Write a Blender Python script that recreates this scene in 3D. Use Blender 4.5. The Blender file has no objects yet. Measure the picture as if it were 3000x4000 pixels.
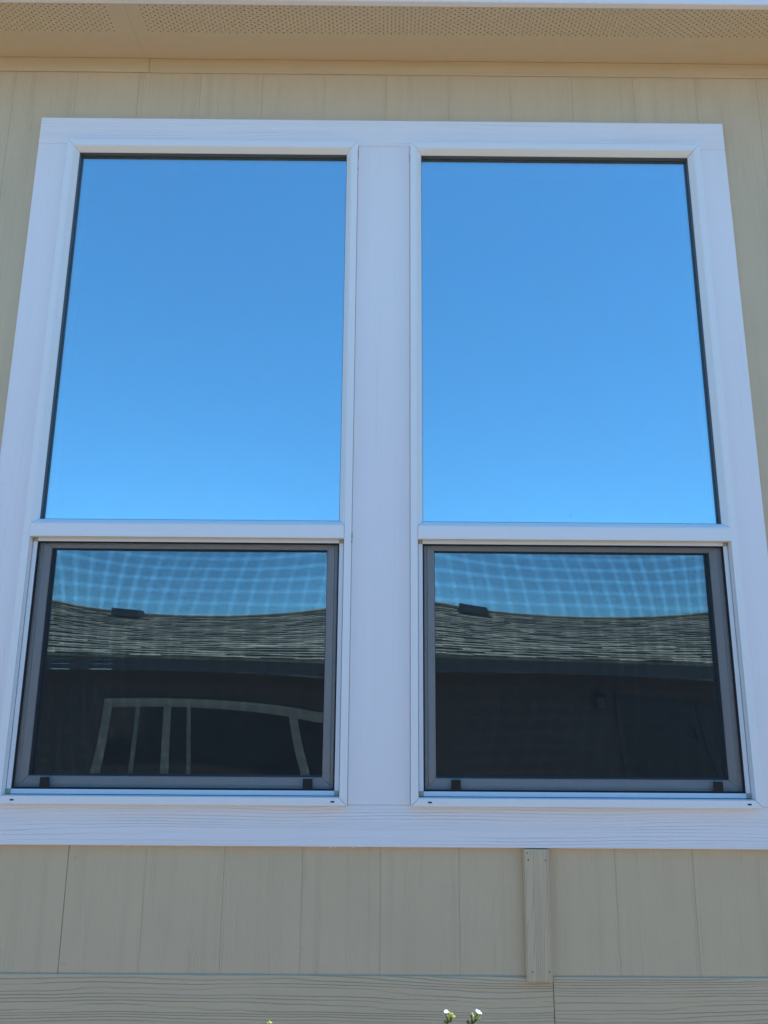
import bpy, bmesh, math, random
from mathutils import Vector, Matrix

# ---------------------------------------------------------------- scene, camera, light
sc = bpy.context.scene
C = sc.collection
random.seed(7)
Z0 = 1.70                                   # height of the window bottoms above the ground

cam_d = bpy.data.cameras.new("camera")
cam = bpy.data.objects.new("camera", cam_d)
C.objects.link(cam)
sc.camera = cam
cam_d.sensor_fit = 'VERTICAL'
cam_d.sensor_height = 24.0
cam_d.lens = 24.0 * 2900 / 4000
cam_d.clip_start = 0.02
cam_d.clip_end = 2000
_y, _p, _r = math.radians(0.1704), math.radians(12.4774), math.radians(0.4053)
_f = Vector((math.sin(_y) * math.cos(_p), math.cos(_y) * math.cos(_p), math.sin(_p)))
_rt = Vector((math.cos(_y), -math.sin(_y), 0))
_u = _rt.cross(_f)
_r2 = _rt * math.cos(_r) + _u * math.sin(_r)
_u2 = -_rt * math.sin(_r) + _u * math.cos(_r)
m = Matrix((_r2, _u2, -_f)).transposed().to_4x4()
m.translation = Vector((0.0019, -2.0636, Z0 + 0.3289))
cam.matrix_world = m

SUN_EL, SUN_AZ = math.radians(66), math.radians(68)      # azimuth from +Y (behind the house) towards +X
sun_dir = Vector((math.sin(SUN_AZ) * math.cos(SUN_EL), math.cos(SUN_AZ) * math.cos(SUN_EL), math.sin(SUN_EL)))

w = bpy.data.worlds.new("World")
sc.world = w
w.use_nodes = True
nt = w.node_tree
sky = nt.nodes.new("ShaderNodeTexSky")
sky.sky_type = 'NISHITA'
sky.sun_disc = False
sky.sun_elevation = SUN_EL
sky.sun_rotation = SUN_AZ
sky.air_density = 0.9
sky.dust_density = 0.0
sky.ozone_density = 3.0
bg = nt.nodes["Background"]
bg.inputs[1].default_value = 0.15
tint = nt.nodes.new("ShaderNodeMix")              # deep, clean blue of a very clear day, the same all round
tint.data_type = 'RGBA'
tint.blend_type = 'MULTIPLY'
tint.inputs[0].default_value = 1.0
tint.inputs[7].default_value = (0.57, 1.13, 1.55, 1)
soft = nt.nodes.new("ShaderNodeGamma")            # evens out the brightness between zenith and horizon
soft.inputs[1].default_value = 0.68
nt.links.new(sky.outputs[0], soft.inputs[0])
nt.links.new(soft.outputs[0], tint.inputs[6])
nt.links.new(tint.outputs[2], bg.inputs[0])

sl = bpy.data.lights.new("sun", 'SUN')
sl.energy = 3.6
sl.angle = math.radians(0.53)
sl.color = (1.0, 0.95, 0.87)
so = bpy.data.objects.new("sun", sl)
C.objects.link(so)
so.location = (6, 6, 14)
so.rotation_euler = (-sun_dir).to_track_quat('-Z', 'Y').to_euler()

vs = sc.view_settings
vs.view_transform = 'Standard'
vs.look = 'None'
vs.gamma = 1
vs.exposure = 1.05
sc.cycles.use_denoising = True
sc.cycles.max_bounces = 12
sc.cycles.diffuse_bounces = 5
sc.cycles.glossy_bounces = 6
sc.cycles.transparent_max_bounces = 24


# ---------------------------------------------------------------- materials
def newmat(name):
    mt = bpy.data.materials.new(name)
    mt.use_nodes = True
    return mt, mt.node_tree.nodes, mt.node_tree.links, mt.node_tree.nodes["Principled BSDF"]


def mth(ns, ls, op, a, b=None, c=None, clamp=False):
    n = ns.new("ShaderNodeMath")
    n.operation = op
    n.use_clamp = clamp
    for i, v in enumerate((a, b, c)):
        if v is None:
            continue
        if isinstance(v, (int, float)):
            n.inputs[i].default_value = v
        else:
            ls.new(v, n.inputs[i])
    return n.outputs[0]


def noise(ns, ls, vec, scale, detail=2, rough=0.5):
    n = ns.new("ShaderNodeTexNoise")
    n.inputs["Scale"].default_value = scale
    n.inputs["Detail"].default_value = detail
    n.inputs["Roughness"].default_value = rough
    if vec is not None:
        ls.new(vec, n.inputs["Vector"])
    return n.outputs[0]


def comb(ns, ls, x, y, z):
    n = ns.new("ShaderNodeCombineXYZ")
    for i, v in enumerate((x, y, z)):
        if isinstance(v, (int, float)):
            n.inputs[i].default_value = v
        else:
            ls.new(v, n.inputs[i])
    return n.outputs[0]


def ramp_mix(ns, ls, fac, c1, c2):
    n = ns.new("ShaderNodeMix")
    n.data_type = 'RGBA'
    ls.new(fac, n.inputs[0])
    n.inputs[6].default_value = (*c1, 1)
    n.inputs[7].default_value = (*c2, 1)
    return n.outputs[2]


def obj_coords(ns, ls):
    """object coordinates and a per-object random number"""
    tc = ns.new("ShaderNodeTexCoord")
    oi = ns.new("ShaderNodeObjectInfo")
    sp = ns.new("ShaderNodeSeparateXYZ")
    ls.new(tc.outputs["Object"], sp.inputs[0])
    return sp.outputs[0], sp.outputs[1], sp.outputs[2], oi.outputs["Random"]


def wood_paint(name, base, axis, pitch=0.010, depth=0.0010, warp=0.05, rough=0.55, fade=0.5, vary=0.09, spec=0.25):
    """painted board with embossed wood grain running along axis"""
    mt, ns, ls, b = newmat(name)
    x, y, z, rnd = obj_coords(ns, ls)
    al, ac = (x, z) if axis == 'X' else (z, x)
    seed = mth(ns, ls, 'MULTIPLY', rnd, 37.0)
    v1 = comb(ns, ls, mth(ns, ls, 'MULTIPLY', al, 0.9), mth(ns, ls, 'MULTIPLY', ac, 3.0), seed)
    n1 = noise(ns, ls, v1, 1.0, 1)
    v2 = comb(ns, ls, mth(ns, ls, 'MULTIPLY', al, 5.0), mth(ns, ls, 'MULTIPLY', ac, 16.0), seed)
    n2 = noise(ns, ls, v2, 1.0, 2)
    vv = mth(ns, ls, 'ADD', ac, mth(ns, ls, 'MULTIPLY', mth(ns, ls, 'SUBTRACT', n1, 0.5), warp * 2.4))
    vv = mth(ns, ls, 'ADD', vv, mth(ns, ls, 'MULTIPLY', mth(ns, ls, 'SUBTRACT', n2, 0.5), warp * 0.36))
    # spacing that drifts across the board
    n3 = noise(ns, ls, comb(ns, ls, mth(ns, ls, 'MULTIPLY', al, 0.35), mth(ns, ls, 'MULTIPLY', ac, 26.0), mth(ns, ls, 'ADD', seed, 9.0)), 1.0, 1)
    vv = mth(ns, ls, 'ADD', vv, mth(ns, ls, 'MULTIPLY', n3, 0.045))
    band = mth(ns, ls, 'DIVIDE', vv, pitch)
    tri = mth(ns, ls, 'FRACT', band)                          # saw: sharp on one side, long slope on the other
    near = mth(ns, ls, 'MULTIPLY', mth(ns, ls, 'SUBTRACT', 0.17, mth(ns, ls, 'ABSOLUTE', mth(ns, ls, 'SUBTRACT', tri, 0.25))), 5.9, clamp=True)
    near = mth(ns, ls, 'POWER', near, 1.6)
    brk = noise(ns, ls, comb(ns, ls, mth(ns, ls, 'MULTIPLY', al, 2.2), mth(ns, ls, 'MULTIPLY', ac, 38.0), seed), 1.0, 2)
    brk = mth(ns, ls, 'MULTIPLY', mth(ns, ls, 'SUBTRACT', brk, fade - 0.25), 2.4, clamp=True)
    fib = noise(ns, ls, comb(ns, ls, mth(ns, ls, 'MULTIPLY', al, 14.0), mth(ns, ls, 'MULTIPLY', ac, 420.0), seed), 1.0, 2)
    stip = noise(ns, ls, comb(ns, ls, x, y, z), 900.0, 1)
    h = mth(ns, ls, 'MULTIPLY', mth(ns, ls, 'MULTIPLY', near, brk), -1.0)
    h = mth(ns, ls, 'ADD', h, mth(ns, ls, 'MULTIPLY', fib, 0.22))
    h = mth(ns, ls, 'ADD', h, mth(ns, ls, 'MULTIPLY', stip, 0.12))
    bp = ns.new("ShaderNodeBump")
    bp.inputs["Strength"].default_value = 1.0
    bp.inputs["Distance"].default_value = depth
    ls.new(h, bp.inputs["Height"])
    ls.new(bp.outputs[0], b.inputs["Normal"])
    # uneven paint film and a little grime
    n5 = noise(ns, ls, comb(ns, ls, mth(ns, ls, 'ADD', x, seed), y, z), 3.5, 4, 0.6)
    c = ramp_mix(ns, ls, n5, tuple(v * (1 - vary) for v in base), tuple(min(1, v * (1 + vary)) for v in base))
    ls.new(c, b.inputs["Base Color"])
    b.inputs["Roughness"].default_value = rough
    b.inputs["Specular IOR Level"].default_value = spec
    return mt


def plain(name, base, rough=0.5, metal=0.0, vary=0.04, scale=30.0, spec=0.4, bump=0.0, bscale=400.0):
    mt, ns, ls, b = newmat(name)
    x, y, z, rnd = obj_coords(ns, ls)
    v = comb(ns, ls, mth(ns, ls, 'ADD', x, mth(ns, ls, 'MULTIPLY', rnd, 11.0)), y, z)
    n = noise(ns, ls, v, scale, 3, 0.6)
    c = ramp_mix(ns, ls, n, tuple(k * (1 - vary) for k in base), tuple(min(1, k * (1 + vary)) for k in base))
    ls.new(c, b.inputs["Base Color"])
    b.inputs["Roughness"].default_value = rough
    b.inputs["Metallic"].default_value = metal
    b.inputs["Specular IOR Level"].default_value = spec
    if bump:
        bp = ns.new("ShaderNodeBump")
        bp.inputs["Distance"].default_value = bump
        ls.new(noise(ns, ls, v, bscale, 2), bp.inputs["Height"])
        ls.new(bp.outputs[0], b.inputs["Normal"])
    return mt


def mirror_glass(name, refl, rcol, tint):
    """reflective coated window glass with a few dust specks"""
    mt, ns, ls, b = newmat(name)
    ns.remove(b)
    out = ns["Material Output"]
    tr = ns.new("ShaderNodeBsdfTransparent")
    tr.inputs[0].default_value = (*tint, 1)
    gl = ns.new("ShaderNodeBsdfGlossy")
    gl.inputs["Roughness"].default_value = 0.0
    gl.inputs[0].default_value = (*rcol, 1)
    mx = ns.new("ShaderNodeMixShader")
    mx.inputs[0].default_value = refl
    ls.new(tr.outputs[0], mx.inputs[1])
    ls.new(gl.outputs[0], mx.inputs[2])
    # thin film of dust and dried drops
    x, y, z, rnd = obj_coords(ns, ls)
    v = comb(ns, ls, x, mth(ns, ls, 'MULTIPLY', rnd, 23.0), z)
    dust = noise(ns, ls, v, 7.0, 4, 0.65)
    dust = mth(ns, ls, 'MULTIPLY', mth(ns, ls, 'SUBTRACT', dust, 0.40), 0.10, clamp=True)
    d1 = ns.new("ShaderNodeBsdfDiffuse")
    d1.inputs[0].default_value = (0.5, 0.48, 0.44, 1)
    m2 = ns.new("ShaderNodeMixShader")
    ls.new(dust, m2.inputs[0])
    ls.new(mx.outputs[0], m2.inputs[1])
    ls.new(d1.outputs[0], m2.inputs[2])
    ls.new(m2.outputs[0], out.inputs[0])
    return mt


TAN = (0.67, 0.508, 0.330)
WHITE = (0.90, 0.85, 0.86)
M = {}
M['siding'] = wood_paint('tan siding paint, vertical grain', TAN, 'Z', pitch=0.008, depth=0.0011, warp=0.05, fade=0.62)
M['tan_x'] = wood_paint('tan board paint, horizontal grain', TAN, 'X', pitch=0.0088, depth=0.0016, warp=0.028, fade=0.38)
M['tan_fine'] = wood_paint('tan frieze paint, fine grain', TAN, 'X', pitch=0.006, depth=0.0008, warp=0.015, fade=0.5)
M['batten'] = wood_paint('tan rough sawn batten', TAN, 'Z', pitch=0.005, depth=0.0015, warp=0.04, fade=0.5)
M['white_x'] = wood_paint('white trim paint, horizontal grain', WHITE, 'X', pitch=0.0095, depth=0.0010, warp=0.03, fade=0.48, vary=0.02)
M['white_z'] = wood_paint('white trim paint, vertical grain', WHITE, 'Z', pitch=0.011, depth=0.0008, warp=0.05, fade=0.60, vary=0.02)
M['sheath'] = plain('tan painted groove', TAN, 0.7)
M['soffit'] = plain('tan soffit paint', (0.65, 0.53, 0.375), 0.7, bump=0.0004, bscale=700)
M['fascia'] = wood_paint('white fascia paint', WHITE, 'X', pitch=0.012, depth=0.0004, fade=0.6, vary=0.02)
M['vinyl'] = plain('white vinyl', (0.88, 0.855, 0.85), 0.38, vary=0.015, spec=0.35, bump=0.00008, bscale=900)
M['alu'] = plain('white enamelled aluminium', (0.80, 0.81, 0.84), 0.22, vary=0.02, spec=0.6)
M['key'] = plain('beige plastic corner key', (0.44, 0.39, 0.27), 0.5)
M['gasket'] = plain('dark grey gasket', (0.11, 0.12, 0.14), 0.5)
M['black'] = plain('black rubber', (0.012, 0.012, 0.012), 0.55)
M['mesh'] = plain('charcoal screen fibre', (0.022, 0.022, 0.024), 0.6)
M['glass'] = mirror_glass('coated window glass', 0.56, (0.69, 0.93, 1.0), (0.80, 0.82, 0.84))
M['room'] = plain('room wall paint', (0.35, 0.34, 0.32), 0.8)
M['roofing'] = plain('asphalt shingle', (0.16, 0.15, 0.13), 0.9, vary=0.3, scale=60)
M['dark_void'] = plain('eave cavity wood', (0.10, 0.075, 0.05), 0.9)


# ---------------------------------------------------------------- helpers
def link(o, parent=None):
    C.objects.link(o)
    if parent is not None:
        o.parent = parent
    return o


def empty(name, loc=(0, 0, 0), parent=None):
    o = bpy.data.objects.new(name, None)
    o.location = loc
    o.empty_display_size = 0.1
    return link(o, parent)


def tag(o, label=None, cat=None, group=None, kind=None):
    if label:
        o["label"] = label
    if cat:
        o["category"] = cat
    if group:
        o["group"] = group
    if kind:
        o["kind"] = kind
    return o


def mesh_obj(name, verts, faces, mat, parent=None, loc=(0, 0, 0), smooth=False):
    me = bpy.data.meshes.new(name)
    me.from_pydata(verts, [], faces)
    bm = bmesh.new()
    bm.from_mesh(me)
    bmesh.ops.recalc_face_normals(bm, faces=bm.faces)
    bm.to_mesh(me)
    bm.free()
    me.materials.append(mat)
    if smooth:
        me.polygons.foreach_set("use_smooth", [True] * len(me.polygons))
    o = bpy.data.objects.new(name, me)
    o.location = loc
    return link(o, parent)


def box_mesh(name, x0, x1, y0, y1, z0, z1, bevel=0.0, segs=1):
    bm = bmesh.new()
    bmesh.ops.create_cube(bm, size=1.0)
    for v in bm.verts:
        v.co = Vector(((x0 + x1) / 2 + v.co.x * (x1 - x0), (y0 + y1) / 2 + v.co.y * (y1 - y0), (z0 + z1) / 2 + v.co.z * (z1 - z0)))
    if bevel:
        bmesh.ops.bevel(bm, geom=bm.edges[:], offset=bevel, segments=segs, affect='EDGES', profile=0.5)
    me = bpy.data.meshes.new(name)
    bm.to_mesh(me)
    bm.free()
    return me


def box(name, x0, x1, y0, y1, z0, z1, mat, parent=None, bevel=0.0, segs=1, centre=True):
    """a box whose origin sits at its centre so that object-space grain differs per board"""
    c = Vector(((x0 + x1) / 2, (y0 + y1) / 2, (z0 + z1) / 2))
    me = box_mesh(name, x0 - c.x, x1 - c.x, y0 - c.y, y1 - c.y, z0 - c.z, z1 - c.z, bevel, segs)
    me.materials.append(mat)
    o = bpy.data.objects.new(name, me)
    o.location = c
    return link(o, parent)


def boxes(name, lst, mat, parent=None, loc=(0, 0, 0)):
    V, F = [], []
    for x0, x1, y0, y1, z0, z1 in lst:
        b = len(V)
        V += [(x0, y0, z0), (x1, y0, z0), (x1, y1, z0), (x0, y1, z0), (x0, y0, z1), (x1, y0, z1), (x1, y1, z1), (x0, y1, z1)]
        F += [(b, b + 3, b + 2, b + 1), (b + 4, b + 5, b + 6, b + 7), (b, b + 1, b + 5, b + 4), (b + 1, b + 2, b + 6, b + 5), (b + 2, b + 3, b + 7, b + 6), (b + 3, b, b + 4, b + 7)]
    return mesh_obj(name, V, F, mat, parent, loc)


def ring(names, x0, x1, z0, z1, prof, mat, parent, gap=0.0007):
    """four mitred members of a rectangular frame; prof = closed section [(inset, y), ...]; names = head, jamb, jamb, sill"""
    n = len(prof)

    def member(name, f):
        V = [f(i, y, s) for s in (0, 1) for i, y in prof]
        F = [(k, (k + 1) % n, n + (k + 1) % n, n + k) for k in range(n)] + [tuple(range(n)), tuple(range(2 * n - 1, n - 1, -1))]
        return mesh_obj(name, V, F, mat, parent)
    g = gap
    if names[0]:
        member(names[0], lambda i, y, s: ((x0 + i + g) if s == 0 else (x1 - i - g), y, z1 - i))
    member(names[1], lambda i, y, s: (x0 + i, y, (z0 + i + g) if s == 0 else (z1 - i - g)))
    member(names[2], lambda i, y, s: (x1 - i, y, (z0 + i + g) if s == 0 else (z1 - i - g)))
    if names[3]:
        member(names[3], lambda i, y, s: ((x0 + i + g) if s == 0 else (x1 - i - g), y, z0 + i))


def tree_copy(o, parent=None):
    c = o.copy()
    C.objects.link(c)
    c.parent = parent
    for ch in o.children:
        tree_copy(ch, c)
    return c


# ---------------------------------------------------------------- ground
def mat_ground():
    mt, ns, ls, b = newmat('dry gravelly soil')
    tc = ns.new("ShaderNodeTexCoord")
    n1 = noise(ns, ls, tc.outputs["Object"], 0.7, 5, 0.6)
    n2 = noise(ns, ls, tc.outputs["Object"], 38.0, 4, 0.7)
    c = ramp_mix(ns, ls, mth(ns, ls, 'ADD', mth(ns, ls, 'MULTIPLY', n1, 0.4), mth(ns, ls, 'MULTIPLY', n2, 0.6)), (0.20, 0.15, 0.095), (0.52, 0.42, 0.29))
    ls.new(c, b.inputs["Base Color"])
    b.inputs["Roughness"].default_value = 0.95
    bp = ns.new("ShaderNodeBump")
    bp.inputs["Distance"].default_value = 0.02
    ls.new(n2, bp.inputs["Height"])
    ls.new(bp.outputs[0], b.inputs["Normal"])
    return mt


g = mesh_obj("ground", [(-400, -400, 0), (400, -400, 0), (400, 400, 0), (-400, 400, 0)], [(0, 1, 2, 3)], mat_ground())
tag(g, kind="structure")

# ---------------------------------------------------------------- the house
house = empty("house", (0, 0, 0))
tag(house, "tan sided house with white trimmed pair of tall windows under a perforated soffit", "house")
WX0, WX1 = -4.6, 4.6          # wall extent
YW = 0.018                    # face of the siding; white trim faces stand at y = 0
PIT = 0.2032
GX = -0.807
FR_B, SOF = 2.2658 + Z0, 2.3195 + Z0
OPX, OPZ0, OPZ1 = 0.985, Z0 + 0.012, Z0 + 1.9811 - 0.012

wall = boxes("wall", [
    (WX0, -OPX, YW + 0.0009, 0.13, 0.0, SOF + 0.12),
    (OPX, WX1, YW + 0.0009, 0.13, 0.0, SOF + 0.12),
    (-OPX, GX, YW + 0.0009, 0.13, 0.0, OPZ0), (GX + 0.0011, OPX, YW + 0.0009, 0.13, 0.0, OPZ0),      # open sheet joint at GX
    (-OPX, OPX, YW + 0.0009, 0.13, OPZ1, SOF + 0.12),
    (-0.098, 0.098, YW + 0.0009, 0.13, OPZ0, OPZ1)], M['sheath'], house)

BAND_T, BAND_B = Z0 - 0.408, Z0 - 0.60
k0 = math.ceil((WX0 - GX) / PIT)
k1 = math.floor((WX1 - GX) / PIT)
pl_cache = {}


def plank(xa, xb, za, zb):
    g_ = 0.0005
    key = (round(xb - xa, 4), round(zb - za, 4))
    if key not in pl_cache:
        hx, hz = (xb - xa) / 2 - g_, (zb - za) / 2
        me = box_mesh("siding_plank", -hx, hx, -0.0004, 0.0004, -hz, hz, 0.0003)
        me.materials.append(M['siding'])
        pl_cache[key] = me
    o = bpy.data.objects.new("siding_plank", pl_cache[key])
    o.location = ((xa + xb) / 2, YW + 0.0004, (za + zb) / 2)
    link(o, wall)


for k in range(k0, k1):
    xa, xb = GX + k * PIT, GX + (k + 1) * PIT
    if k % 6 == 0:
        xa += 0.0010                        # sheet joint: a wider line
    if xb > -1.0 and xa < 1.0:
        plank(xa, xb, Z0 + 2.04, SOF - 0.02)
        plank(xa, xb, BAND_T - 0.05, Z0 - 0.06)
    else:
        plank(xa, xb, BAND_T - 0.05, SOF - 0.02)
    plank(xa, xb, 0.05, BAND_B + 0.03)

# belly band of horizontal boards, butt joint under the batten
for a, b_ in ((WX0, -3.21), (-3.21, 0.4412), (0.4432, 4.1), (4.102, WX1)):
    box("band_board", a, b_, 0.0130, YW - 0.0005, BAND_B, BAND_T, M['tan_x'], house, 0.0008)
# battens over sheet joints below the windows
bt = box("batten", 0.3745, 0.4405, -0.002, YW - 0.0005, BAND_T - 0.006, Z0 - 0.1055, M['batten'], house, 0.0014)
bt.rotation_euler = (0, math.radians(0.35), 0)
for dx, dz in ((-0.022, 0.128), (0.022, 0.128), (-0.018, -0.132), (0.024, -0.131), (-0.024, 0.145)):
    me = box_mesh("nail_hole", -0.0013, 0.0013, -0.0004, 0.001, -0.0016, 0.0016, 0.0004)
    me.materials.append(M['black'])
    o = bpy.data.objects.new("nail_hole", me)
    o.location = (dx, -0.0101, dz)
    link(o, bt)
for k in (-12, 12, 18):
    x = GX + k * PIT
    box("batten", x - 0.033, x + 0.033, -0.002, YW - 0.0005, BAND_T + 0.001, FR_B - 0.002, M['batten'], house, 0.0014)
# nail heads in the siding
bmn = bmesh.new()
bmesh.ops.create_cone(bmn, cap_ends=True, segments=12, radius1=0.0042, radius2=0.0030, depth=0.0014)
me_n = bpy.data.meshes.new("nail_head")
bmn.to_mesh(me_n)
bmn.free()
me_n.materials.append(M['siding'])
for x, z in ((-0.806 + 0.012, -0.386), (-0.194, -0.348), (-0.93, -0.2), (0.92, -0.376), (0.62, -0.381), (-0.79, -0.135)):
    o = bpy.data.objects.new("nail_head", me_n)
    o.location = (x, YW - 0.0006, Z0 + z)
    o.rotation_euler = (math.pi / 2, 0, 0)
    link(o, wall)

# white trim round the windows
GW = 0.083
W, H = 0.9172, 1.9811
TL, TR, TT, TB = 0.1029, 0.0914, 0.0974, 0.1034
XL, XR = -GW - W, GW + W
cg = 0.0007
box("head_casing", XL - TL, XR + TR, 0.0, YW + 0.004, Z0 + H + cg, Z0 + H + TT, M['white_x'], house, 0.0018)
box("sill_casing", XL - TL, XR + TR, 0.0, YW + 0.004, Z0 - TB, Z0 - cg, M['white_x'], house, 0.0018)
box("side_casing", XL - TL, XL - cg, 0.0003, YW + 0.004, Z0 - cg + 0.0006, Z0 + H + cg - 0.0006, M['white_z'], house, 0.0016)
box("side_casing", XR + cg, XR + TR, 0.0003, YW + 0.004, Z0 - cg + 0.0006, Z0 + H + cg - 0.0006, M['white_z'], house, 0.0016)
box("mullion_casing", -GW + cg, GW - cg, 0.0003, YW + 0.004, Z0 - cg + 0.0006, Z0 + H + cg - 0.0006, M['white_z'], house, 0.0016)

# frieze boards
box("frieze_board", WX0, -0.7769, 0.0118, YW - 0.0008, FR_B + 0.001, SOF - 0.0006, M['tan_fine'], house, 0.0014)
box("frieze_board", -0.7765, 2.66, 0.0135, YW - 0.0008, FR_B, SOF - 0.0006, M['tan_fine'], house, 0.0014)
box("frieze_board", 2.662, WX1, 0.0135, YW - 0.0008, FR_B, SOF - 0.0006, M['tan_fine'], house, 0.0014)

# soffit panels with drilled vent rows
HP, RP, HR = 0.0244, 0.00718, 0.0024
YH0, NROW = -0.1855, 14
SO_Y = -0.1926


def soffit_panel(xa, xb, parent):
    V, F = [], []

    def quad(ax, ay, bx, by):
        i = len(V)
        V.extend([(ax, ay, 0), (bx, ay, 0), (bx, by, 0), (ax, by, 0)])
        F.append((i, i + 3, i + 2, i + 1))
    ha, hb = xa + 0.034, xb - 0.034
    ytop = YH0 - RP / 2
    yend = YH0 + (NROW - 0.5) * RP
    quad(xa, SO_Y, xb, ytop)
    quad(xa, yend, xb, YW)
    n = int((hb - ha) / HP)
    for r in range(NROW):
        y0_, y1_ = ytop + r * RP, ytop + (r + 1) * RP
        off = 0.5 * HP * (r % 2)
        s = ha + off
        quad(xa, y0_, s, y1_)
        for c in range(n - 1):
            cx, cy = s + (c + 0.5) * HP, (y0_ + y1_) / 2
            x0_, x1_ = s + c * HP, s + (c + 1) * HP
            i = len(V)
            V.extend([(x0_, y0_, 0), (x1_, y0_, 0), (x1_, y1_, 0), (x0_, y1_, 0)])
            for a in range(8):
                t = math.radians(-157.5 + 45 * a)
                V.append((cx + HR * math.cos(t), cy + HR * math.sin(t), 0))
            h = i + 4                          # 0: lower left ... going round
            for a in range(8):                 # short tube upwards: the thickness of the board
                t = math.radians(-157.5 + 45 * a)
                V.append((cx + HR * math.cos(t), cy + HR * math.sin(t), 0.006))
            for a in range(8):
                F.append((h + a, h + (a + 1) % 8, h + 8 + (a + 1) % 8, h + 8 + a))
            F.extend([(i, i + 1, h + 2, h + 1), (i + 1, h + 3, h + 2), (i + 1, i + 2, h + 4, h + 3), (i + 2, h + 5, h + 4),
                      (i + 2, i + 3, h + 6, h + 5), (i + 3, h + 7, h + 6), (i + 3, i, h + 0, h + 7), (i, h + 1, h + 0)])
        quad(s + (n - 1) * HP, y0_, xb, y1_)
    me = bpy.data.meshes.new("soffit_panel")
    me.from_pydata(V, [], F)
    me.materials.append(M['soffit'])
    o = bpy.data.objects.new("soffit_panel", me)
    o.location = (0, 0, SOF)
    return link(o, parent)


edges = [WX0, -3.2345, -0.7945, 1.6455, 4.0855, WX1]
for a, b_ in zip(edges[:-1], edges[1:]):
    soffit_panel(a + 0.0002, b_ - 0.0002, house)
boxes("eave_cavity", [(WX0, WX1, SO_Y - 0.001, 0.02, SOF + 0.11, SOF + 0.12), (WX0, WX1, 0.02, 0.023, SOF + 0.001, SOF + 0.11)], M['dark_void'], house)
box("fascia", WX0, WX1, SO_Y - 0.02, SO_Y - 0.0006, SOF - 0.004, SOF + 0.16, M['fascia'], house, 0.002)
# roof slab
RS = 0.25


def roof_slab(name, y_e, z_e, y_r, x0, x1, th, mat, parent):
    z_r = z_e + abs(y_r - y_e) * RS
    V = [(x, y, z + d) for x in (x0, x1) for (y, z) in ((y_e, z_e), (y_r, z_r)) for d in (0, th)]
    F = [(0, 1, 3, 2), (4, 6, 7, 5), (0, 4, 5, 1), (2, 3, 7, 6), (1, 5, 7, 3), (0, 2, 6, 4)]
    return mesh_obj(name, V, F, mat, parent)


RB = 4.5                                    # back wall of the narrow house
roof_slab("roof", SO_Y - 0.05, SOF + 0.15, 2.2, WX0 - 0.3, WX1 + 0.3, 0.05, M['roofing'], house)
roof_slab("roof", RB + 0.15, SOF + 0.15, 2.2, WX0 - 0.3, WX1 + 0.3, 0.05, M['roofing'], house)

# the room behind the windows, with a small blinded window in its back wall
bz0, bz1 = Z0 + 0.37, Z0 + 0.70
boxes("room_wall", [
    (WX0, WX0 + 0.1, 0.131, RB + 0.1, 0.0, SOF + 0.15), (WX1 - 0.1, WX1, 0.131, RB + 0.1, 0.0, SOF + 0.15),
    (WX0 + 0.1, WX1 - 0.1, 0.131, RB, SOF + 0.05, SOF + 0.12), (WX0 + 0.1, WX1 - 0.1, 0.131, RB, 0.9, 1.0),
    (WX0 + 0.1, -2.87, RB, RB + 0.1, 0.0, SOF + 0.15), (-2.32, WX1 - 0.1, RB, RB + 0.1, 0.0, SOF + 0.15),
    (-2.87, -2.32, RB, RB + 0.1, 0.0, bz0), (-2.87, -2.32, RB, RB + 0.1, bz1, SOF + 0.15),
    (-2.685, -2.54, RB, RB + 0.1, bz0, bz1)], M['room'], house)
bl = empty("window_blind", (0, RB + 0.03, 0), house)
for k in range(8):
    z = Z0 + 0.376 + 0.0405 * k
    for a, b_ in ((-2.868, -2.687), (-2.538, -2.322)):
        cut = 0.0
        box("blind_slat", a + cut, b_, -0.002, 0.002, z + 0.0016, z + 0.0403, M['room'], bl)

# ---------------------------------------------------------------- windows
YF = -0.022


def bulged_pane(name, x0, x1, z0, z1, y, A, T, parent, nx=28, nz=28, th=0.004):
    V, F = [], []
    for s in (0, 1):
        for j in range(nz + 1):
            for i in range(nx + 1):
                u, v = -1 + 2 * i / nx, -1 + 2 * j / nz
                V.append((x0 + (x1 - x0) * i / nx, y - A * (1 - u * u) * (1 - v * v) + T * u * v + s * th, z0 + (z1 - z0) * j / nz))
    n1 = (nx + 1) * (nz + 1)
    idx = lambda s, i, j: s * n1 + j * (nx + 1) + i
    for j in range(nz):
        for i in range(nx):
            F.append((idx(0, i, j), idx(0, i + 1, j), idx(0, i + 1, j + 1), idx(0, i, j + 1)))
            F.append((idx(1, i, j), idx(1, i, j + 1), idx(1, i + 1, j + 1), idx(1, i + 1, j)))
    o = mesh_obj(name, V, F, M['glass'], parent, smooth=True)
    return o


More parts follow.
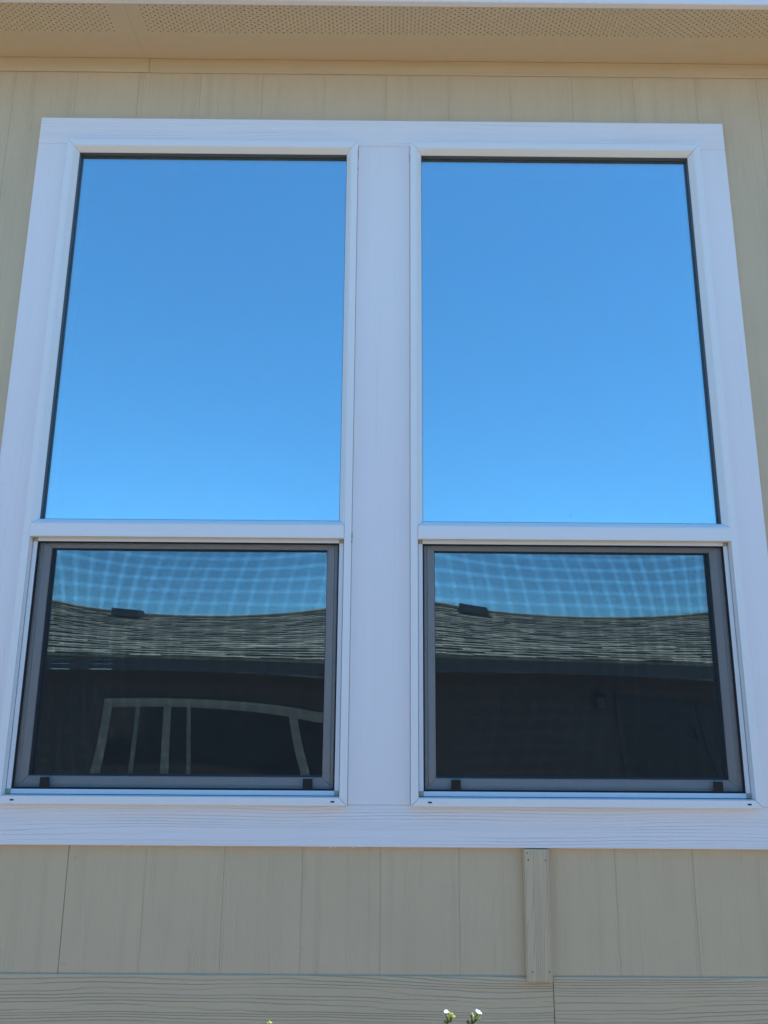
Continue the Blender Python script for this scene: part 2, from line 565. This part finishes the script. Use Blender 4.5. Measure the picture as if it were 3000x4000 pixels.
def make_window(xo, A_low, T_low, A_up):
    wn = empty("window", (xo, 0, Z0), house)
    # outer frame, mitred
    P = [(0.0, YF + 0.0008), (0.0008, YF), (0.0196, YF), (0.020, YF + 0.0006), (0.020, 0.050), (0.0, 0.050)]
    ring(("frame_head", "frame_jamb", "frame_jamb", "frame_sill"), 0, W, 0, H, P, M['vinyl'], wn)
    # glazing bead round the fixed upper pane: sloped face
    bx0, bx1, bz0, bz1 = 0.0203, W - 0.0203, 0.7425, H - 0.0203
    P = [(0.0, YF + 0.0003), (0.0022, YF + 0.0003), (0.0140, -0.0055), (0.0145, -0.0045), (0.0145, 0.004), (0.0, 0.004)]
    ring(("glazing_bead",) * 4, bx0, bx1, bz0, bz1, P, M['vinyl'], wn)
    P = [(0.0125, 0.0042), (0.0150, 0.0042), (0.0150, 0.0085), (0.0125, 0.0085)]
    ring(("gasket",) * 4, bx0, bx1, bz0, bz1, [(0.0148, -0.0042), (0.0156, -0.0042), (0.0162, 0.0085), (0.0148, 0.0085)], M['gasket'], wn, 0.0)
    bulged_pane("upper_pane", bx0 + 0.013, bx1 - 0.013, bz0 + 0.013, bz1 - 0.013, 0.0105, A_up, 0.0, wn)
    # meeting rail
    box("meeting_rail", 0.0206, W - 0.0206, YF - 0.003, -0.0025, 0.7043, 0.7419, M['vinyl'], wn, 0.0012)
    # lower sash: stiles, rails and an inner bead with a fine joint between them
    P = [(0.0, 0.0125), (0.0255, 0.0125), (0.0262, 0.0135), (0.0262, 0.045), (0.0, 0.045)]
    sx0, sx1, sz0, sz1 = 0.0206, W - 0.0206, 0.0206, 0.725
    ring(("sash_rail", "sash_stile", "sash_stile", "sash_rail"), sx0, sx1, sz0, sz1, P, M['vinyl'], wn)
    P = [(0.0272, 0.0130), (0.0275, 0.0125), (0.0465, 0.0165), (0.0475, 0.0175), (0.0475, 0.030), (0.0272, 0.030)]
    ring(("sash_bead",) * 4, sx0, sx1, sz0 - 0.003, sz1, P, M['vinyl'], wn)
    ring(("sash_gasket",) * 4, sx0, sx1, sz0 - 0.003, sz1, [(0.0478, 0.0185), (0.0488, 0.0185), (0.0492, 0.0325), (0.0478, 0.0325)], M['gasket'], wn, 0.0)
    bulged_pane("lower_pane", sx0 + 0.045, sx1 - 0.045, sz0 + 0.042, sz1 - 0.045, 0.0345, A_low, T_low, wn)
    # insect screen in its own aluminium frame
    s = empty("insect_screen", (0, 0, 0), wn)
    ax0, ax1, az0, az1, bw = 0.0222, W - 0.0222, 0.0222, 0.7062, 0.0120
    yf, yb = -0.0012, 0.0065
    # sub-parts live under the window: thing > part > piece
    s2 = wn
    bpy.data.objects.remove(s)
    for nm, b_ in (("screen_bar", (ax0 + bw + .0002, ax1 - bw - .0002, az0, az0 + bw)), ("screen_bar", (ax0 + bw + .0002, ax1 - bw - .0002, az1 - bw, az1)),
                   ("screen_bar", (ax0, ax0 + bw, az0 + bw + .0002, az1 - bw - .0002)), ("screen_bar", (ax1 - bw, ax1, az0 + bw + .0002, az1 - bw - .0002))):
        box(nm, b_[0], b_[1], yf, yb, b_[2], b_[3], M['alu'], s2, 0.0009, 2)
    for cx in (ax0, ax1 - bw):
        for cz in (az0, az1 - bw):
            box("corner_key", cx, cx + bw, yf + 0.0004, yb, cz, cz + bw, M['key'], s2, 0.0006)
    ring(("screen_spline",) * 4, ax0, ax1, az0, az1, [(bw + 0.0002, 0.0004), (bw + 0.0036, 0.0004), (bw + 0.0042, 0.0012), (bw + 0.0042, 0.0060), (bw + 0.0002, 0.0060)], M['black'], s2, 0.0)
    # woven fibre: real strands
    mx0, mx1, mz0, mz1 = ax0 + bw + 0.002, ax1 - bw - 0.002, az0 + bw + 0.002, az1 - bw - 0.002
    px, pz, r = 0.00141, 0.00122, 0.000125
    V, F = [], []

    def sag(x, z):                          # the cloth is never stretched quite evenly
        return (0.00020 * math.sin(7.1 * x + 4.3 * z + ph) + 0.00012 * math.sin(15.7 * z - 6.2 * x + 2.1 * ph),
                0.00020 * math.sin(6.3 * z - 5.2 * x + 1.7 * ph) + 0.00012 * math.sin(17.3 * x + 5.9 * z + ph))

    def strand(horizontal, c, lo, hi, y, nseg=12):
        i = len(V)
        for t in range(nseg + 1):
            a_ = lo + (hi - lo) * t / nseg
            if horizontal:
                z_ = c + sag(a_, c)[1]
                V.extend([(a_, y + r, z_ + r), (a_, y + r, z_ - r), (a_, y - r, z_ - r), (a_, y - r, z_ + r)])
            else:
                x_ = c + sag(c, a_)[0]
                V.extend([(x_ + r, y + r, a_), (x_ - r, y + r, a_), (x_ - r, y - r, a_), (x_ + r, y - r, a_)])
        for t in range(nseg):
            for k in range(4):
                j = i + 4 * t
                F.append((j + k, j + (k + 1) % 4, j + 4 + (k + 1) % 4, j + 4 + k))
    ph = xo * 3.0
    n = int((mx1 - mx0) / px)
    for k in range(n + 1):
        strand(False, mx0 + k * px, mz0, mz1, 0.0030)
    n = int((mz1 - mz0) / pz)
    for k in range(n + 1):
        strand(True, mz0 + k * pz, mx0, mx1, 0.0032)
    o = mesh_obj("screen_mesh", V, F, M['mesh'], s2)
    tag(o, kind="stuff")
    for x in (0.120, 0.812):
        box("pull_tab", x - 0.0125, x + 0.0125, -0.0006, 0.0012, az0 + bw + 0.0012, az0 + bw + 0.0295, M['black'], s2, 0.0005)
    for x in (0.0495, W - 0.0375):
        box("weep_slot", x - 0.0052, x + 0.0052, YF - 0.0002, YF + 0.004, 0.0082, 0.0122, M['black'], s2, 0.0001)
    return wn


win_a = make_window(XL, 0.0040, 0.0010, 0.0030)
win_b = make_window(GW, 0.0034, 0.0010, 0.0026)


# ---------------------------------------------------------------- the house across the yard (seen mirrored in the panes)
nb = empty("neighbour_house", (0, -6.2, 0))
tag(nb, "low brown house with grey shingle roof mirrored in the lower window panes", "house")
YN = 0.0                                   # wall face, local; this house faces +Y
M['nwall'] = wood_paint('brown siding paint', (0.075, 0.056, 0.042), 'Z', pitch=0.02, depth=0.0008)
M['nfascia'] = plain('dark slate fascia paint', (0.085, 0.085, 0.08), 0.6)
M['ntrim'] = plain('off white trim paint', (0.34, 0.30, 0.24), 0.6)
M['npane'] = plain('dark window glass', (0.02, 0.018, 0.016), 0.05, spec=0.5)
M['nframe'] = plain('light vinyl frame', (0.26, 0.24, 0.20), 0.5)
M['vent'] = plain('grey painted vent metal', (0.03, 0.03, 0.03), 0.5, vary=0.15)
M['ndoor'] = plain('dark brown door paint', (0.02, 0.017, 0.015), 0.4)
M['lglass'] = plain('frosted lantern glass', (0.07, 0.065, 0.06), 0.15)


def mat_shingle():
    mt, ns, ls, b = newmat('weathered asphalt shingle')
    ge = ns.new("ShaderNodeNewGeometry")
    sp = ns.new("ShaderNodeSeparateXYZ")
    ls.new(ge.outputs["Position"], sp.inputs[0])
    n1 = noise(ns, ls, comb(ns, ls, mth(ns, ls, 'MULTIPLY', sp.outputs[0], 2.6), mth(ns, ls, 'MULTIPLY', sp.outputs[1], 7.3), 0.0), 1.0, 3, 0.7)
    n2 = noise(ns, ls, ge.outputs["Position"], 160.0, 2)
    oi = ns.new("ShaderNodeObjectInfo")
    f = mth(ns, ls, 'ADD', mth(ns, ls, 'MULTIPLY', n1, 0.6), mth(ns, ls, 'MULTIPLY', n2, 0.25))
    f = mth(ns, ls, 'ADD', f, mth(ns, ls, 'MULTIPLY', oi.outputs["Random"], 0.2))
    f = mth(ns, ls, 'MULTIPLY', mth(ns, ls, 'SUBTRACT', f, 0.30), 2.2, clamp=True)
    # dark band along the top of each exposed course, broken tab by tab
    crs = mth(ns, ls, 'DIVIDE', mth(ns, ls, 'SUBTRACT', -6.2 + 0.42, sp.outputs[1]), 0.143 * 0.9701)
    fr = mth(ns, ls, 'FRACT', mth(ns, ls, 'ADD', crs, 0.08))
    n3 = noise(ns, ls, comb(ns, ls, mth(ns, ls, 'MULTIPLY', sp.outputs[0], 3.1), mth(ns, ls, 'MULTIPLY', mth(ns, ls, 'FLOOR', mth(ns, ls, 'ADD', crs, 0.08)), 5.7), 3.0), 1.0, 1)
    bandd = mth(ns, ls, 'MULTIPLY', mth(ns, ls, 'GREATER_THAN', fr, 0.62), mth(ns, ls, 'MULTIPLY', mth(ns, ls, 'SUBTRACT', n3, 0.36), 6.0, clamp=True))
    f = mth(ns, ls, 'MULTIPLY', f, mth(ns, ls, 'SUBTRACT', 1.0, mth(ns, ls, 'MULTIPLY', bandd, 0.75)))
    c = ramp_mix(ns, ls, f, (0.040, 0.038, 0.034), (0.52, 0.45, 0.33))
    ls.new(c, b.inputs["Base Color"])
    b.inputs["Roughness"].default_value = 0.95
    return mt


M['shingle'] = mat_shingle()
NX0, NX1 = -9.0, 7.6
E_Y, E_Z = 0.42, Z0 + 0.55                 # roof edge, local y
R_Y = -2.92                                # ridge
R_Z = E_Z + (E_Y - R_Y) * 0.25
nwall = boxes("wall", [(NX0, NX1, -5.84, YN, 0.0, Z0 + 0.36)], M['nwall'], nb)
V = [(NX0 - 0.3, E_Y, E_Z - 0.03), (NX0 - 0.3, R_Y, R_Z - 0.03), (NX0 - 0.3, 2 * R_Y - E_Y, E_Z - 0.03)]
V += [(NX1 + 0.3, y, z) for _, y, z in V]
V += [(x, y, z - 0.03) for x, y, z in V[:6]]
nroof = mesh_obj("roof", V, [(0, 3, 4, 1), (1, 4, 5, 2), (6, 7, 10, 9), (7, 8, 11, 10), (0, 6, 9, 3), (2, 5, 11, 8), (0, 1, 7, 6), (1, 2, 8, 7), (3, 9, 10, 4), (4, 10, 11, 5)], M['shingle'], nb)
box("fascia", NX0 - 0.3, NX1 + 0.3, E_Y - 0.045, E_Y - 0.02, Z0 + 0.335, E_Z - 0.0615, M['nfascia'], nb)
box("soffit", NX0 - 0.3, NX1 + 0.3, YN + 0.001, E_Y - 0.046, Z0 + 0.345, Z0 + 0.357, M['nfascia'], nb)
# gable infill
mesh_obj("gable", [(x, y, z) for x in (NX0, NX1) for y, z in ((YN - 0.002, Z0 + 0.3605), (R_Y, R_Z - 0.075), (-5.838, Z0 + 0.3605))], [(0, 1, 2), (3, 5, 4), (0, 2, 5, 3)], M['nwall'], nb)
# shingle tabs, course by course
sl_len = math.hypot(E_Y - R_Y, R_Z - E_Z)
ca, sa = (R_Y - E_Y) / sl_len, (R_Z - E_Z) / sl_len
EXPO = 0.143
tabs = []
rs = random.Random(3)
for c in range(int(sl_len / EXPO) + 1):
    x = NX0 - 0.3 - rs.random() * 0.3
    while x < NX1 + 0.3:
        wd = rs.uniform(0.16, 0.42)
        x2 = min(x + wd - 0.004, NX1 + 0.3)
        tabs.append((c, x, x2, rs.choice((0.007, 0.010, 0.016, 0.020)), rs.uniform(-0.006, 0.006)))
        x += wd


def tab_geo(c, x0, x1, th, j):
    s0, s1 = c * EXPO + j - 0.012, min((c + 1) * EXPO + 0.015, sl_len)
    def P(x, s, h):
        return (x, E_Y + ca * s + sa * h, E_Z - 0.03 + sa * s - ca * h)
    V = [P(x, s, h) for x in (x0, x1) for s, h in ((s0, 0.001), (s0, th + 0.003), (s1, 0.003), (s1, 0.001))]
    return V, [(0, 1, 2, 3), (4, 7, 6, 5), (0, 4, 5, 1), (1, 5, 6, 2), (2, 6, 7, 3), (0, 3, 7, 4)]


near = sorted(tabs, key=lambda t: (t[0] * 0.12 + (0 if -4.4 < t[1] < 4.0 else 50)))[:298]
nset = set(id(t) for t in near)
BV, BF = [], []
for t in tabs:
    V, F = tab_geo(*t)
    if id(t) in nset:
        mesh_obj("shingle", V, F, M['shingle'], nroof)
    else:
        b0 = len(BV)
        BV += V
        BF += [tuple(i + b0 for i in f) for f in F]
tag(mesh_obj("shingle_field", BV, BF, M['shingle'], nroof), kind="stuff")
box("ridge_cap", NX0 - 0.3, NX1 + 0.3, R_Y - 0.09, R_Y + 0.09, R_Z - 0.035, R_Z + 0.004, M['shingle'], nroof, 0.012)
# box vents
for x in (-3.80, 1.20, 5.9, -7.5):
    y, z = -2.55, E_Z + (E_Y + 2.55) * 0.25 - 0.015
    V = [(x + a, y + b_, z + h + (-0.25) * b_) for a, b_, h in (
        (-.26, .24, 0), (.26, .24, 0), (.26, -.24, 0), (-.26, -.24, 0), (-.26, .24, .012), (.26, .24, .012), (.26, -.24, .012), (-.26, -.24, .012))]
    mesh_obj("vent_flange", V, [(0, 1, 2, 3), (7, 6, 5, 4), (0, 4, 5, 1), (1, 5, 6, 2), (2, 6, 7, 3), (3, 7, 4, 0)], M['vent'], nroof)
    V = [(x + a, y + b_, z + h + (-0.25) * b_) for a, b_, h in (
        (-.22, .20, .03), (.22, .20, .03), (.22, -.20, .0125), (-.22, -.20, .0125), (-.205, .17, .15), (.205, .17, .15), (.205, -.17, .10), (-.205, -.17, .10))]
    mesh_obj("roof_vent", V, [(0, 1, 2, 3), (7, 6, 5, 4), (0, 4, 5, 1), (1, 5, 6, 2), (2, 6, 7, 3), (3, 7, 4, 0)], M['vent'], nroof)
# its white trimmed window group
nw = empty("window", (0, 0, Z0), nb)
HZ, HB, SB = -0.03, -0.145, -1.30
RX = 0.12
yb, yt = YN + 0.0005, YN + 0.022
box("head_casing", -3.137, RX, yb, yt, HB, HZ, M['ntrim'], nw, 0.002)
box("sill_casing", -3.137, RX, yb, yt, SB - 0.1, SB, M['ntrim'], nw, 0.002)
for a, b_ in ((-3.137, -3.035), (-2.385, -2.295), (-0.855, -0.755), (RX - 0.1, RX)):
    box("mullion_casing", a, b_, yb, yt, SB + 0.0005, HB - 0.0005, M['ntrim'], nw, 0.002)
for a, b_ in ((-2.734, -2.685), (-2.099, -2.050)):
    box("sash_stile", a, b_, yb, yt - 0.006, SB + 0.0005, HB - 0.0005, M['nframe'], nw, 0.002)
for a, b_ in ((-3.0345, -2.7345), (-2.6845, -2.3855), (-2.2945, -2.0995), (-2.0495, -0.8555), (-0.7545, RX - 0.1005)):
    box("pane", a, b_, yb, yb + 0.004, SB + 0.0005, HB - 0.0005, M['npane'], nw)
# dark glazed door and wall lantern
nd = empty("door", (0, 0, 0), nb)
box("door_slab", 2.66, 3.58, yb, yt, 0.45, Z0 + 0.06, M['ndoor'], nd, 0.003)
box("door_slab", 3.59, 4.51, yb, yt, 0.45, Z0 + 0.06, M['ndoor'], nd, 0.003)
box("door_frame", 2.60, 2.6595, yb, yt + 0.006, 0.45, Z0 + 0.12, M['nwall'], nd, 0.002)
box("door_frame", 4.5105, 4.57, yb, yt + 0.006, 0.45, Z0 + 0.12, M['nwall'], nd, 0.002)
box("handle", 3.50, 3.53, yt + 0.001, yt + 0.04, 1.35, 1.50, M['vent'], nd, 0.006)
box("doorstep", 2.5, 4.7, 0.0005, 0.9, 0.004, 0.44, M['nfascia'], nb, 0.01)
ln = empty("wall_lantern", (2.392, 0, Z0), nb)
box("back_plate", -0.05, 0.05, 0.0005, 0.016, -0.09, 0.10, M['vent'], ln, 0.004)
box("lantern_glass", -0.045, 0.045, 0.05, 0.14, -0.09, 0.06, M['lglass'], ln, 0.01)
mesh_obj("lantern_cap", [(a * 0.07, 0.095 + b_ * 0.07, 0.0605) for a, b_ in ((-1, -1), (1, -1), (1, 1), (-1, 1))] + [(a * 0.012, 0.095 + b_ * 0.012, 0.13) for a, b_ in ((-1, -1), (1, -1), (1, 1), (-1, 1))],
         [(3, 2, 1, 0), (4, 5, 6, 7), (0, 1, 5, 4), (1, 2, 6, 5), (2, 3, 7, 6), (3, 0, 4, 7)], M['vent'], ln)
box("lantern_base", -0.055, 0.055, 0.04, 0.15, -0.115, -0.0905, M['vent'], ln, 0.006)
box("lantern_arm", -0.012, 0.012, 0.0165, 0.0495, -0.02, 0.01, M['vent'], ln, 0.003)


# ---------------------------------------------------------------- flowering plants in front of the wall
M['stem'] = plain('green brown stem', (0.12, 0.12, 0.045), 0.6, vary=0.3)
M['leaf'] = plain('green leaf', (0.09, 0.16, 0.035), 0.5, vary=0.35, scale=80)
M['bud'] = plain('yellow green bud', (0.55, 0.57, 0.16), 0.5, vary=0.3, scale=300)
M['petal'] = plain('white petal', (0.80, 0.80, 0.74), 0.6)


def tube(V, F, pts, radii, n=6):
    b0 = len(V)
    for k, (p, r) in enumerate(zip(pts, radii)):
        d = (Vector(pts[min(k + 1, len(pts) - 1)]) - Vector(pts[max(k - 1, 0)])).normalized()
        s = d.orthogonal().normalized()
        t = d.cross(s)
        for a in range(n):
            q = Vector(p) + (s * math.cos(2 * math.pi * a / n) + t * math.sin(2 * math.pi * a / n)) * r
            V.append(tuple(q))
    for k in range(len(pts) - 1):
        for a in range(n):
            F.append((b0 + k * n + a, b0 + k * n + (a + 1) % n, b0 + (k + 1) * n + (a + 1) % n, b0 + (k + 1) * n + a))
    F.append(tuple(b0 + a for a in range(n)))
    F.append(tuple(b0 + (len(pts) - 1) * n + a for a in range(n - 1, -1, -1)))


def leaf_geo(V, F, base, d, side, L, Wd):
    d, side = Vector(d).normalized(), Vector(side).normalized()
    nrm = d.cross(side)
    b0 = len(V)
    prof = ((0, 0.05), (0.2, 0.6), (0.45, 1.0), (0.7, 0.8), (0.9, 0.35), (1, 0.03))
    for t, wd in prof:
        c = Vector(base) + d * (L * t) + nrm * (L * 0.18 * t * t)
        V.append(tuple(c - side * (wd * Wd / 2) + nrm * (wd * Wd * 0.15)))
        V.append(tuple(c))
        V.append(tuple(c + side * (wd * Wd / 2) + nrm * (wd * Wd * 0.15)))
    for k in range(len(prof) - 1):
        for a in (0, 1):
            i = b0 + 3 * k + a
            F.append((i, i + 1, i + 4, i + 3))


def ball(V, F, c, rx, rz, axis=(0, 0, 1), n=8, mrow=5):
    q = Vector((0, 0, 1)).rotation_difference(Vector(axis).normalized())
    b0 = len(V)
    for j in range(mrow + 1):
        t = math.pi * j / mrow
        rr = max(math.sin(t), 0.02) * (1.0 if t > 1.4 else 0.92)
        for a in range(n):
            p = Vector((rx * rr * math.cos(2 * math.pi * a / n), rx * rr * math.sin(2 * math.pi * a / n), rz * math.cos(t)))
            V.append(tuple(Vector(c) + q @ p))
    for j in range(mrow):
        for a in range(n):
            F.append((b0 + j * n + a, b0 + j * n + (a + 1) % n, b0 + (j + 1) * n + (a + 1) % n, b0 + (j + 1) * n + a))


def petals(V, F, c, axis, R, n=5):
    ax = Vector(axis).normalized()
    s = ax.orthogonal().normalized()
    for k in range(n):
        a = 2 * math.pi * k / n
        d = (s * math.cos(a) + ax.cross(s) * math.sin(a))
        side = ax.cross(d)
        b0 = len(V)
        for t, wd, lift in ((0.1, 0.2, 0.0), (0.45, 0.85, 0.28), (0.8, 1.0, 0.42), (1.0, 0.55, 0.38)):
            for q in (-1, 0, 1):
                p = Vector(c) + d * (R * t) + ax * (R * lift - 0.12 * R * abs(q)) + side * (q * wd * R * 0.48)
                V.append(tuple(p))
        for r in range(3):
            for q in range(2):
                i = b0 + 3 * r + q
                F.append((i, i + 1, i + 4, i + 3))


def plant(name, base, label, sprigs, seed):
    """sprigs: list of (tip point, [white flower offsets], [bud offsets], [leaf (offset, dir)])"""
    rp = random.Random(seed)
    root = empty(name, base)
    tag(root, label, "plant", "flowering plants below the windows")
    B = Vector(base)
    V, F = [], []
    LV, LF = [], []
    mains = [(Vector(sp[0]) - B) for sp in sprigs]
    for k in range(5):
        mains.append(Vector((rp.uniform(-0.22, 0.22), rp.uniform(-0.14, 0.14), rp.uniform(0.95, 1.28))))
    for mi, tip in enumerate(mains):
        s0 = Vector((rp.uniform(-0.03, 0.03), rp.uniform(-0.03, 0.03), 0))
        bend = Vector((rp.uniform(-0.06, 0.06), rp.uniform(-0.05, 0.05), 0))
        pts = []
        N = 14
        for i in range(N + 1):
            t = i / N
            pts.append(s0.lerp(tip, t) + bend * math.sin(math.pi * t) + Vector((0, 0, 0)))
        tube(V, F, pts, [0.0042 * (1 - t / N) + 0.0008 for t in range(N + 1)])
        for i in range(3, N):
            for _ in range(5):
                t = rp.random()
                p = pts[i].lerp(pts[i + 1], t)
                if mi < len(sprigs) and p.z + B.z > Z0 - 0.21:
                    continue
                a = rp.uniform(0, 2 * math.pi)
                d = Vector((math.cos(a), math.sin(a), rp.uniform(0.1, 0.9)))
                leaf_geo(LV, LF, p, d, d.cross(Vector((0, 0, 1))), rp.uniform(0.02, 0.05), rp.uniform(0.008, 0.016))
    mesh_obj("stem", V, F, M['stem'], root, smooth=True)
    o = mesh_obj("foliage", LV, LF, M['leaf'], root, smooth=True)
    tag(o, kind="stuff")
    for tip, whites, buds, leaves in sprigs:
        tp = Vector(tip) - B
        fc = empty("flower_cluster", tp, root)
        V, F = [], []
        for off in whites + buds:
            tube(V, F, [(0, 0, -0.002), (off[0] * 0.6, off[1] * 0.5, off[2] * 0.55), off], [0.0009, 0.0008, 0.0006], 5)
        mesh_obj("stalk", V, F, M['stem'], fc, smooth=True)
        for off in whites:
            V, F = [], []
            ax = Vector(off) + Vector((0, -0.006, 0.012))
            for k in range(3):
                petals(V, F, Vector(off) + Vector((rp.uniform(-.0016, .0016), rp.uniform(-.0015, .0015), rp.uniform(-.001, .001))), ax + Vector((rp.uniform(-.01, .01), rp.uniform(-.01, .004), rp.uniform(0, .006))), 0.0030)
            mesh_obj("flower", V, F, M['petal'], fc, smooth=True)
        for off in buds:
            V, F = [], []
            ball(V, F, off, 0.0019, 0.0028, Vector(off) + Vector((0, 0, 0.004)))
            mesh_obj("bud", V, F, M['bud'], fc, smooth=True)
        for off, d, L in leaves:
            V, F = [], []
            leaf_geo(V, F, off, d, Vector(d).cross(Vector((0.2, 1, 0.3))), L, L * 0.42)
            mesh_obj("leaf", V, F, M['leaf'], fc, smooth=True)
    return root


PY = -0.85
plant("flowering_plant", (0.12, PY, 0.0), "leafy plant with two sprigs of tiny white flowers and yellow green buds",
      [((0.1035, PY, Z0 - 0.1600), [(-0.0030, -0.001, 0.0112)],
        [(0.0010, -0.001, 0.0070), (0.0042, 0.0, 0.0075), (0.0020, -0.002, 0.0105), (0.0068, 0.001, 0.0055), (0.0090, 0.0, 0.0050), (0.0016, 0.0, 0.0035), (0.0060, -0.001, 0.0088), (-0.0006, 0.001, 0.0045)],
        [((-0.001, 0, -0.004), (-0.4, -0.2, 0.9), 0.008), ((0.001, 0, -0.002), (0.7, -0.2, 0.6), 0.007), ((-0.002, 0, -0.003), (-0.75, -0.1, 0.55), 0.006)]),
       ((0.1372, PY, Z0 - 0.1635), [(0.0105, -0.001, 0.0152), (0.0122, 0.001, 0.0140)],
        [(0.0020, 0.0, 0.0118), (0.0032, -0.001, 0.0092), (0.0105, 0.0, 0.0105), (0.0130, 0.0, 0.0095), (0.0115, -0.001, 0.0072), (0.0040, 0.0, 0.0068), (0.0082, 0.0, 0.0085)],
        [((-0.001, 0, -0.001), (-0.75, -0.15, 0.75), 0.009), ((-0.002, 0, -0.001), (-0.35, -0.15, 0.9), 0.009), ((0.007, 0, 0.006), (0.9, -0.3, 0.1), 0.007), ((0.001, 0, 0.007), (-0.1, -0.2, 1), 0.007)])], 5)
plant("flowering_plant", (-0.17, PY - 0.02, 0.0), "leafy plant with a single closed yellow bud at its tip",
      [((-0.1555, PY, Z0 - 0.1700), [], [(0.0, 0, 0.0065), (0.0022, 0, 0.005), (-0.002, 0, 0.0045)], [((0, 0, 0), (-0.5, -0.2, 0.85), 0.009), ((0, 0, 0), (0.5, -0.2, 0.85), 0.009)])], 11)

# ---------------------------------------------------------------- small marks of wear
rw = random.Random(21)
M['fleck'] = plain('white paint fleck', (0.72, 0.71, 0.70), 0.6)
for x0, x1 in ((-0.665, -0.64), (-0.56, -0.49), (-0.13, -0.10), (-0.085, 0.03), (0.05, 0.07)):
    x = x0
    while x < x1:
        L, h = rw.uniform(0.003, 0.012), rw.uniform(0.0015, 0.005)
        zt = Z0 - TB - rw.uniform(0.0, 0.003)
        n = 7
        V = [(x + L * (0.5 + 0.5 * math.cos(2 * math.pi * k / n) * rw.uniform(0.7, 1.1)), YW - 0.0003, zt - h / 2 + h * 0.5 * math.sin(2 * math.pi * k / n) * rw.uniform(0.6, 1.2)) for k in range(n)]
        V += [(a, b_ + 0.0004, c) for a, b_, c in V]
        mesh_obj("paint_fleck", V, [tuple(range(n))] + [(k, (k + 1) % n, n + (k + 1) % n, n + k) for k in range(n)], M['fleck'], wall)
        x += L + rw.uniform(0.001, 0.012)
for x, z, hh in ((-0.0835, 1.952, 0.016), (-0.0833, 1.90, 0.004), (-0.0826, 0.716, 0.008), (-0.0830, 0.700, 0.005), (0.0832, 1.94, 0.012)):
    box("caulk_gap", x - 0.0009, x + 0.0013, -0.0006, 0.001, Z0 + z - hh, Z0 + z + hh, M['black'], house, 0.0002)

# flecks of dirt stuck to the upper panes
M['dirt'] = plain('dark dirt', (0.03, 0.03, 0.03), 0.8)
for x, z in [(-0.517, 1.118), (-0.343, 1.14), (-0.313, 1.173), (-0.568, 1.045), (-0.435, 0.931), (-0.189, 0.92), (-0.945, 1.698), (-0.192, 1.737), (0.142, 1.158), (0.202, 1.193), (0.764, 1.123), (0.542, 0.783), (0.548, 0.94)]:
    win, xo, A = (win_a, XL, 0.0030) if x < 0 else (win_b, GW, 0.0026)
    u = (x - xo - W / 2) / (W / 2 - 0.033)
    v = (z - (0.7555 + 1.9478) / 2) / 0.5961
    y = 0.0105 - A * (1 - u * u) * (1 - v * v) - 0.0003
    n = 7
    r_ = rw.uniform(0.0007, 0.0015)
    V = [(x - xo + r_ * math.cos(2 * math.pi * k / n) * rw.uniform(0.5, 1.2), y - 0.0004, z + r_ * math.sin(2 * math.pi * k / n) * rw.uniform(0.6, 1.6)) for k in range(n)]
    V += [(a, b_ + 0.0006, c) for a, b_, c in V]
    mesh_obj("dirt_speck", V, [tuple(range(n))] + [(k, (k + 1) % n, n + (k + 1) % n, n + k) for k in range(n)], M['dirt'], win)
me_w = me_n.copy()
me_w.materials.clear()
me_w.materials.append(M['white_x'])
for x, z in ((-0.077, -0.016), (0.44, -0.035), (-0.62, -0.05), (0.95, -0.07)):
    o = bpy.data.objects.new("nail_head", me_w)
    o.location = (x, -0.0005, Z0 + z)
    o.rotation_euler = (math.pi / 2, 0, 0)
    link(o, house)
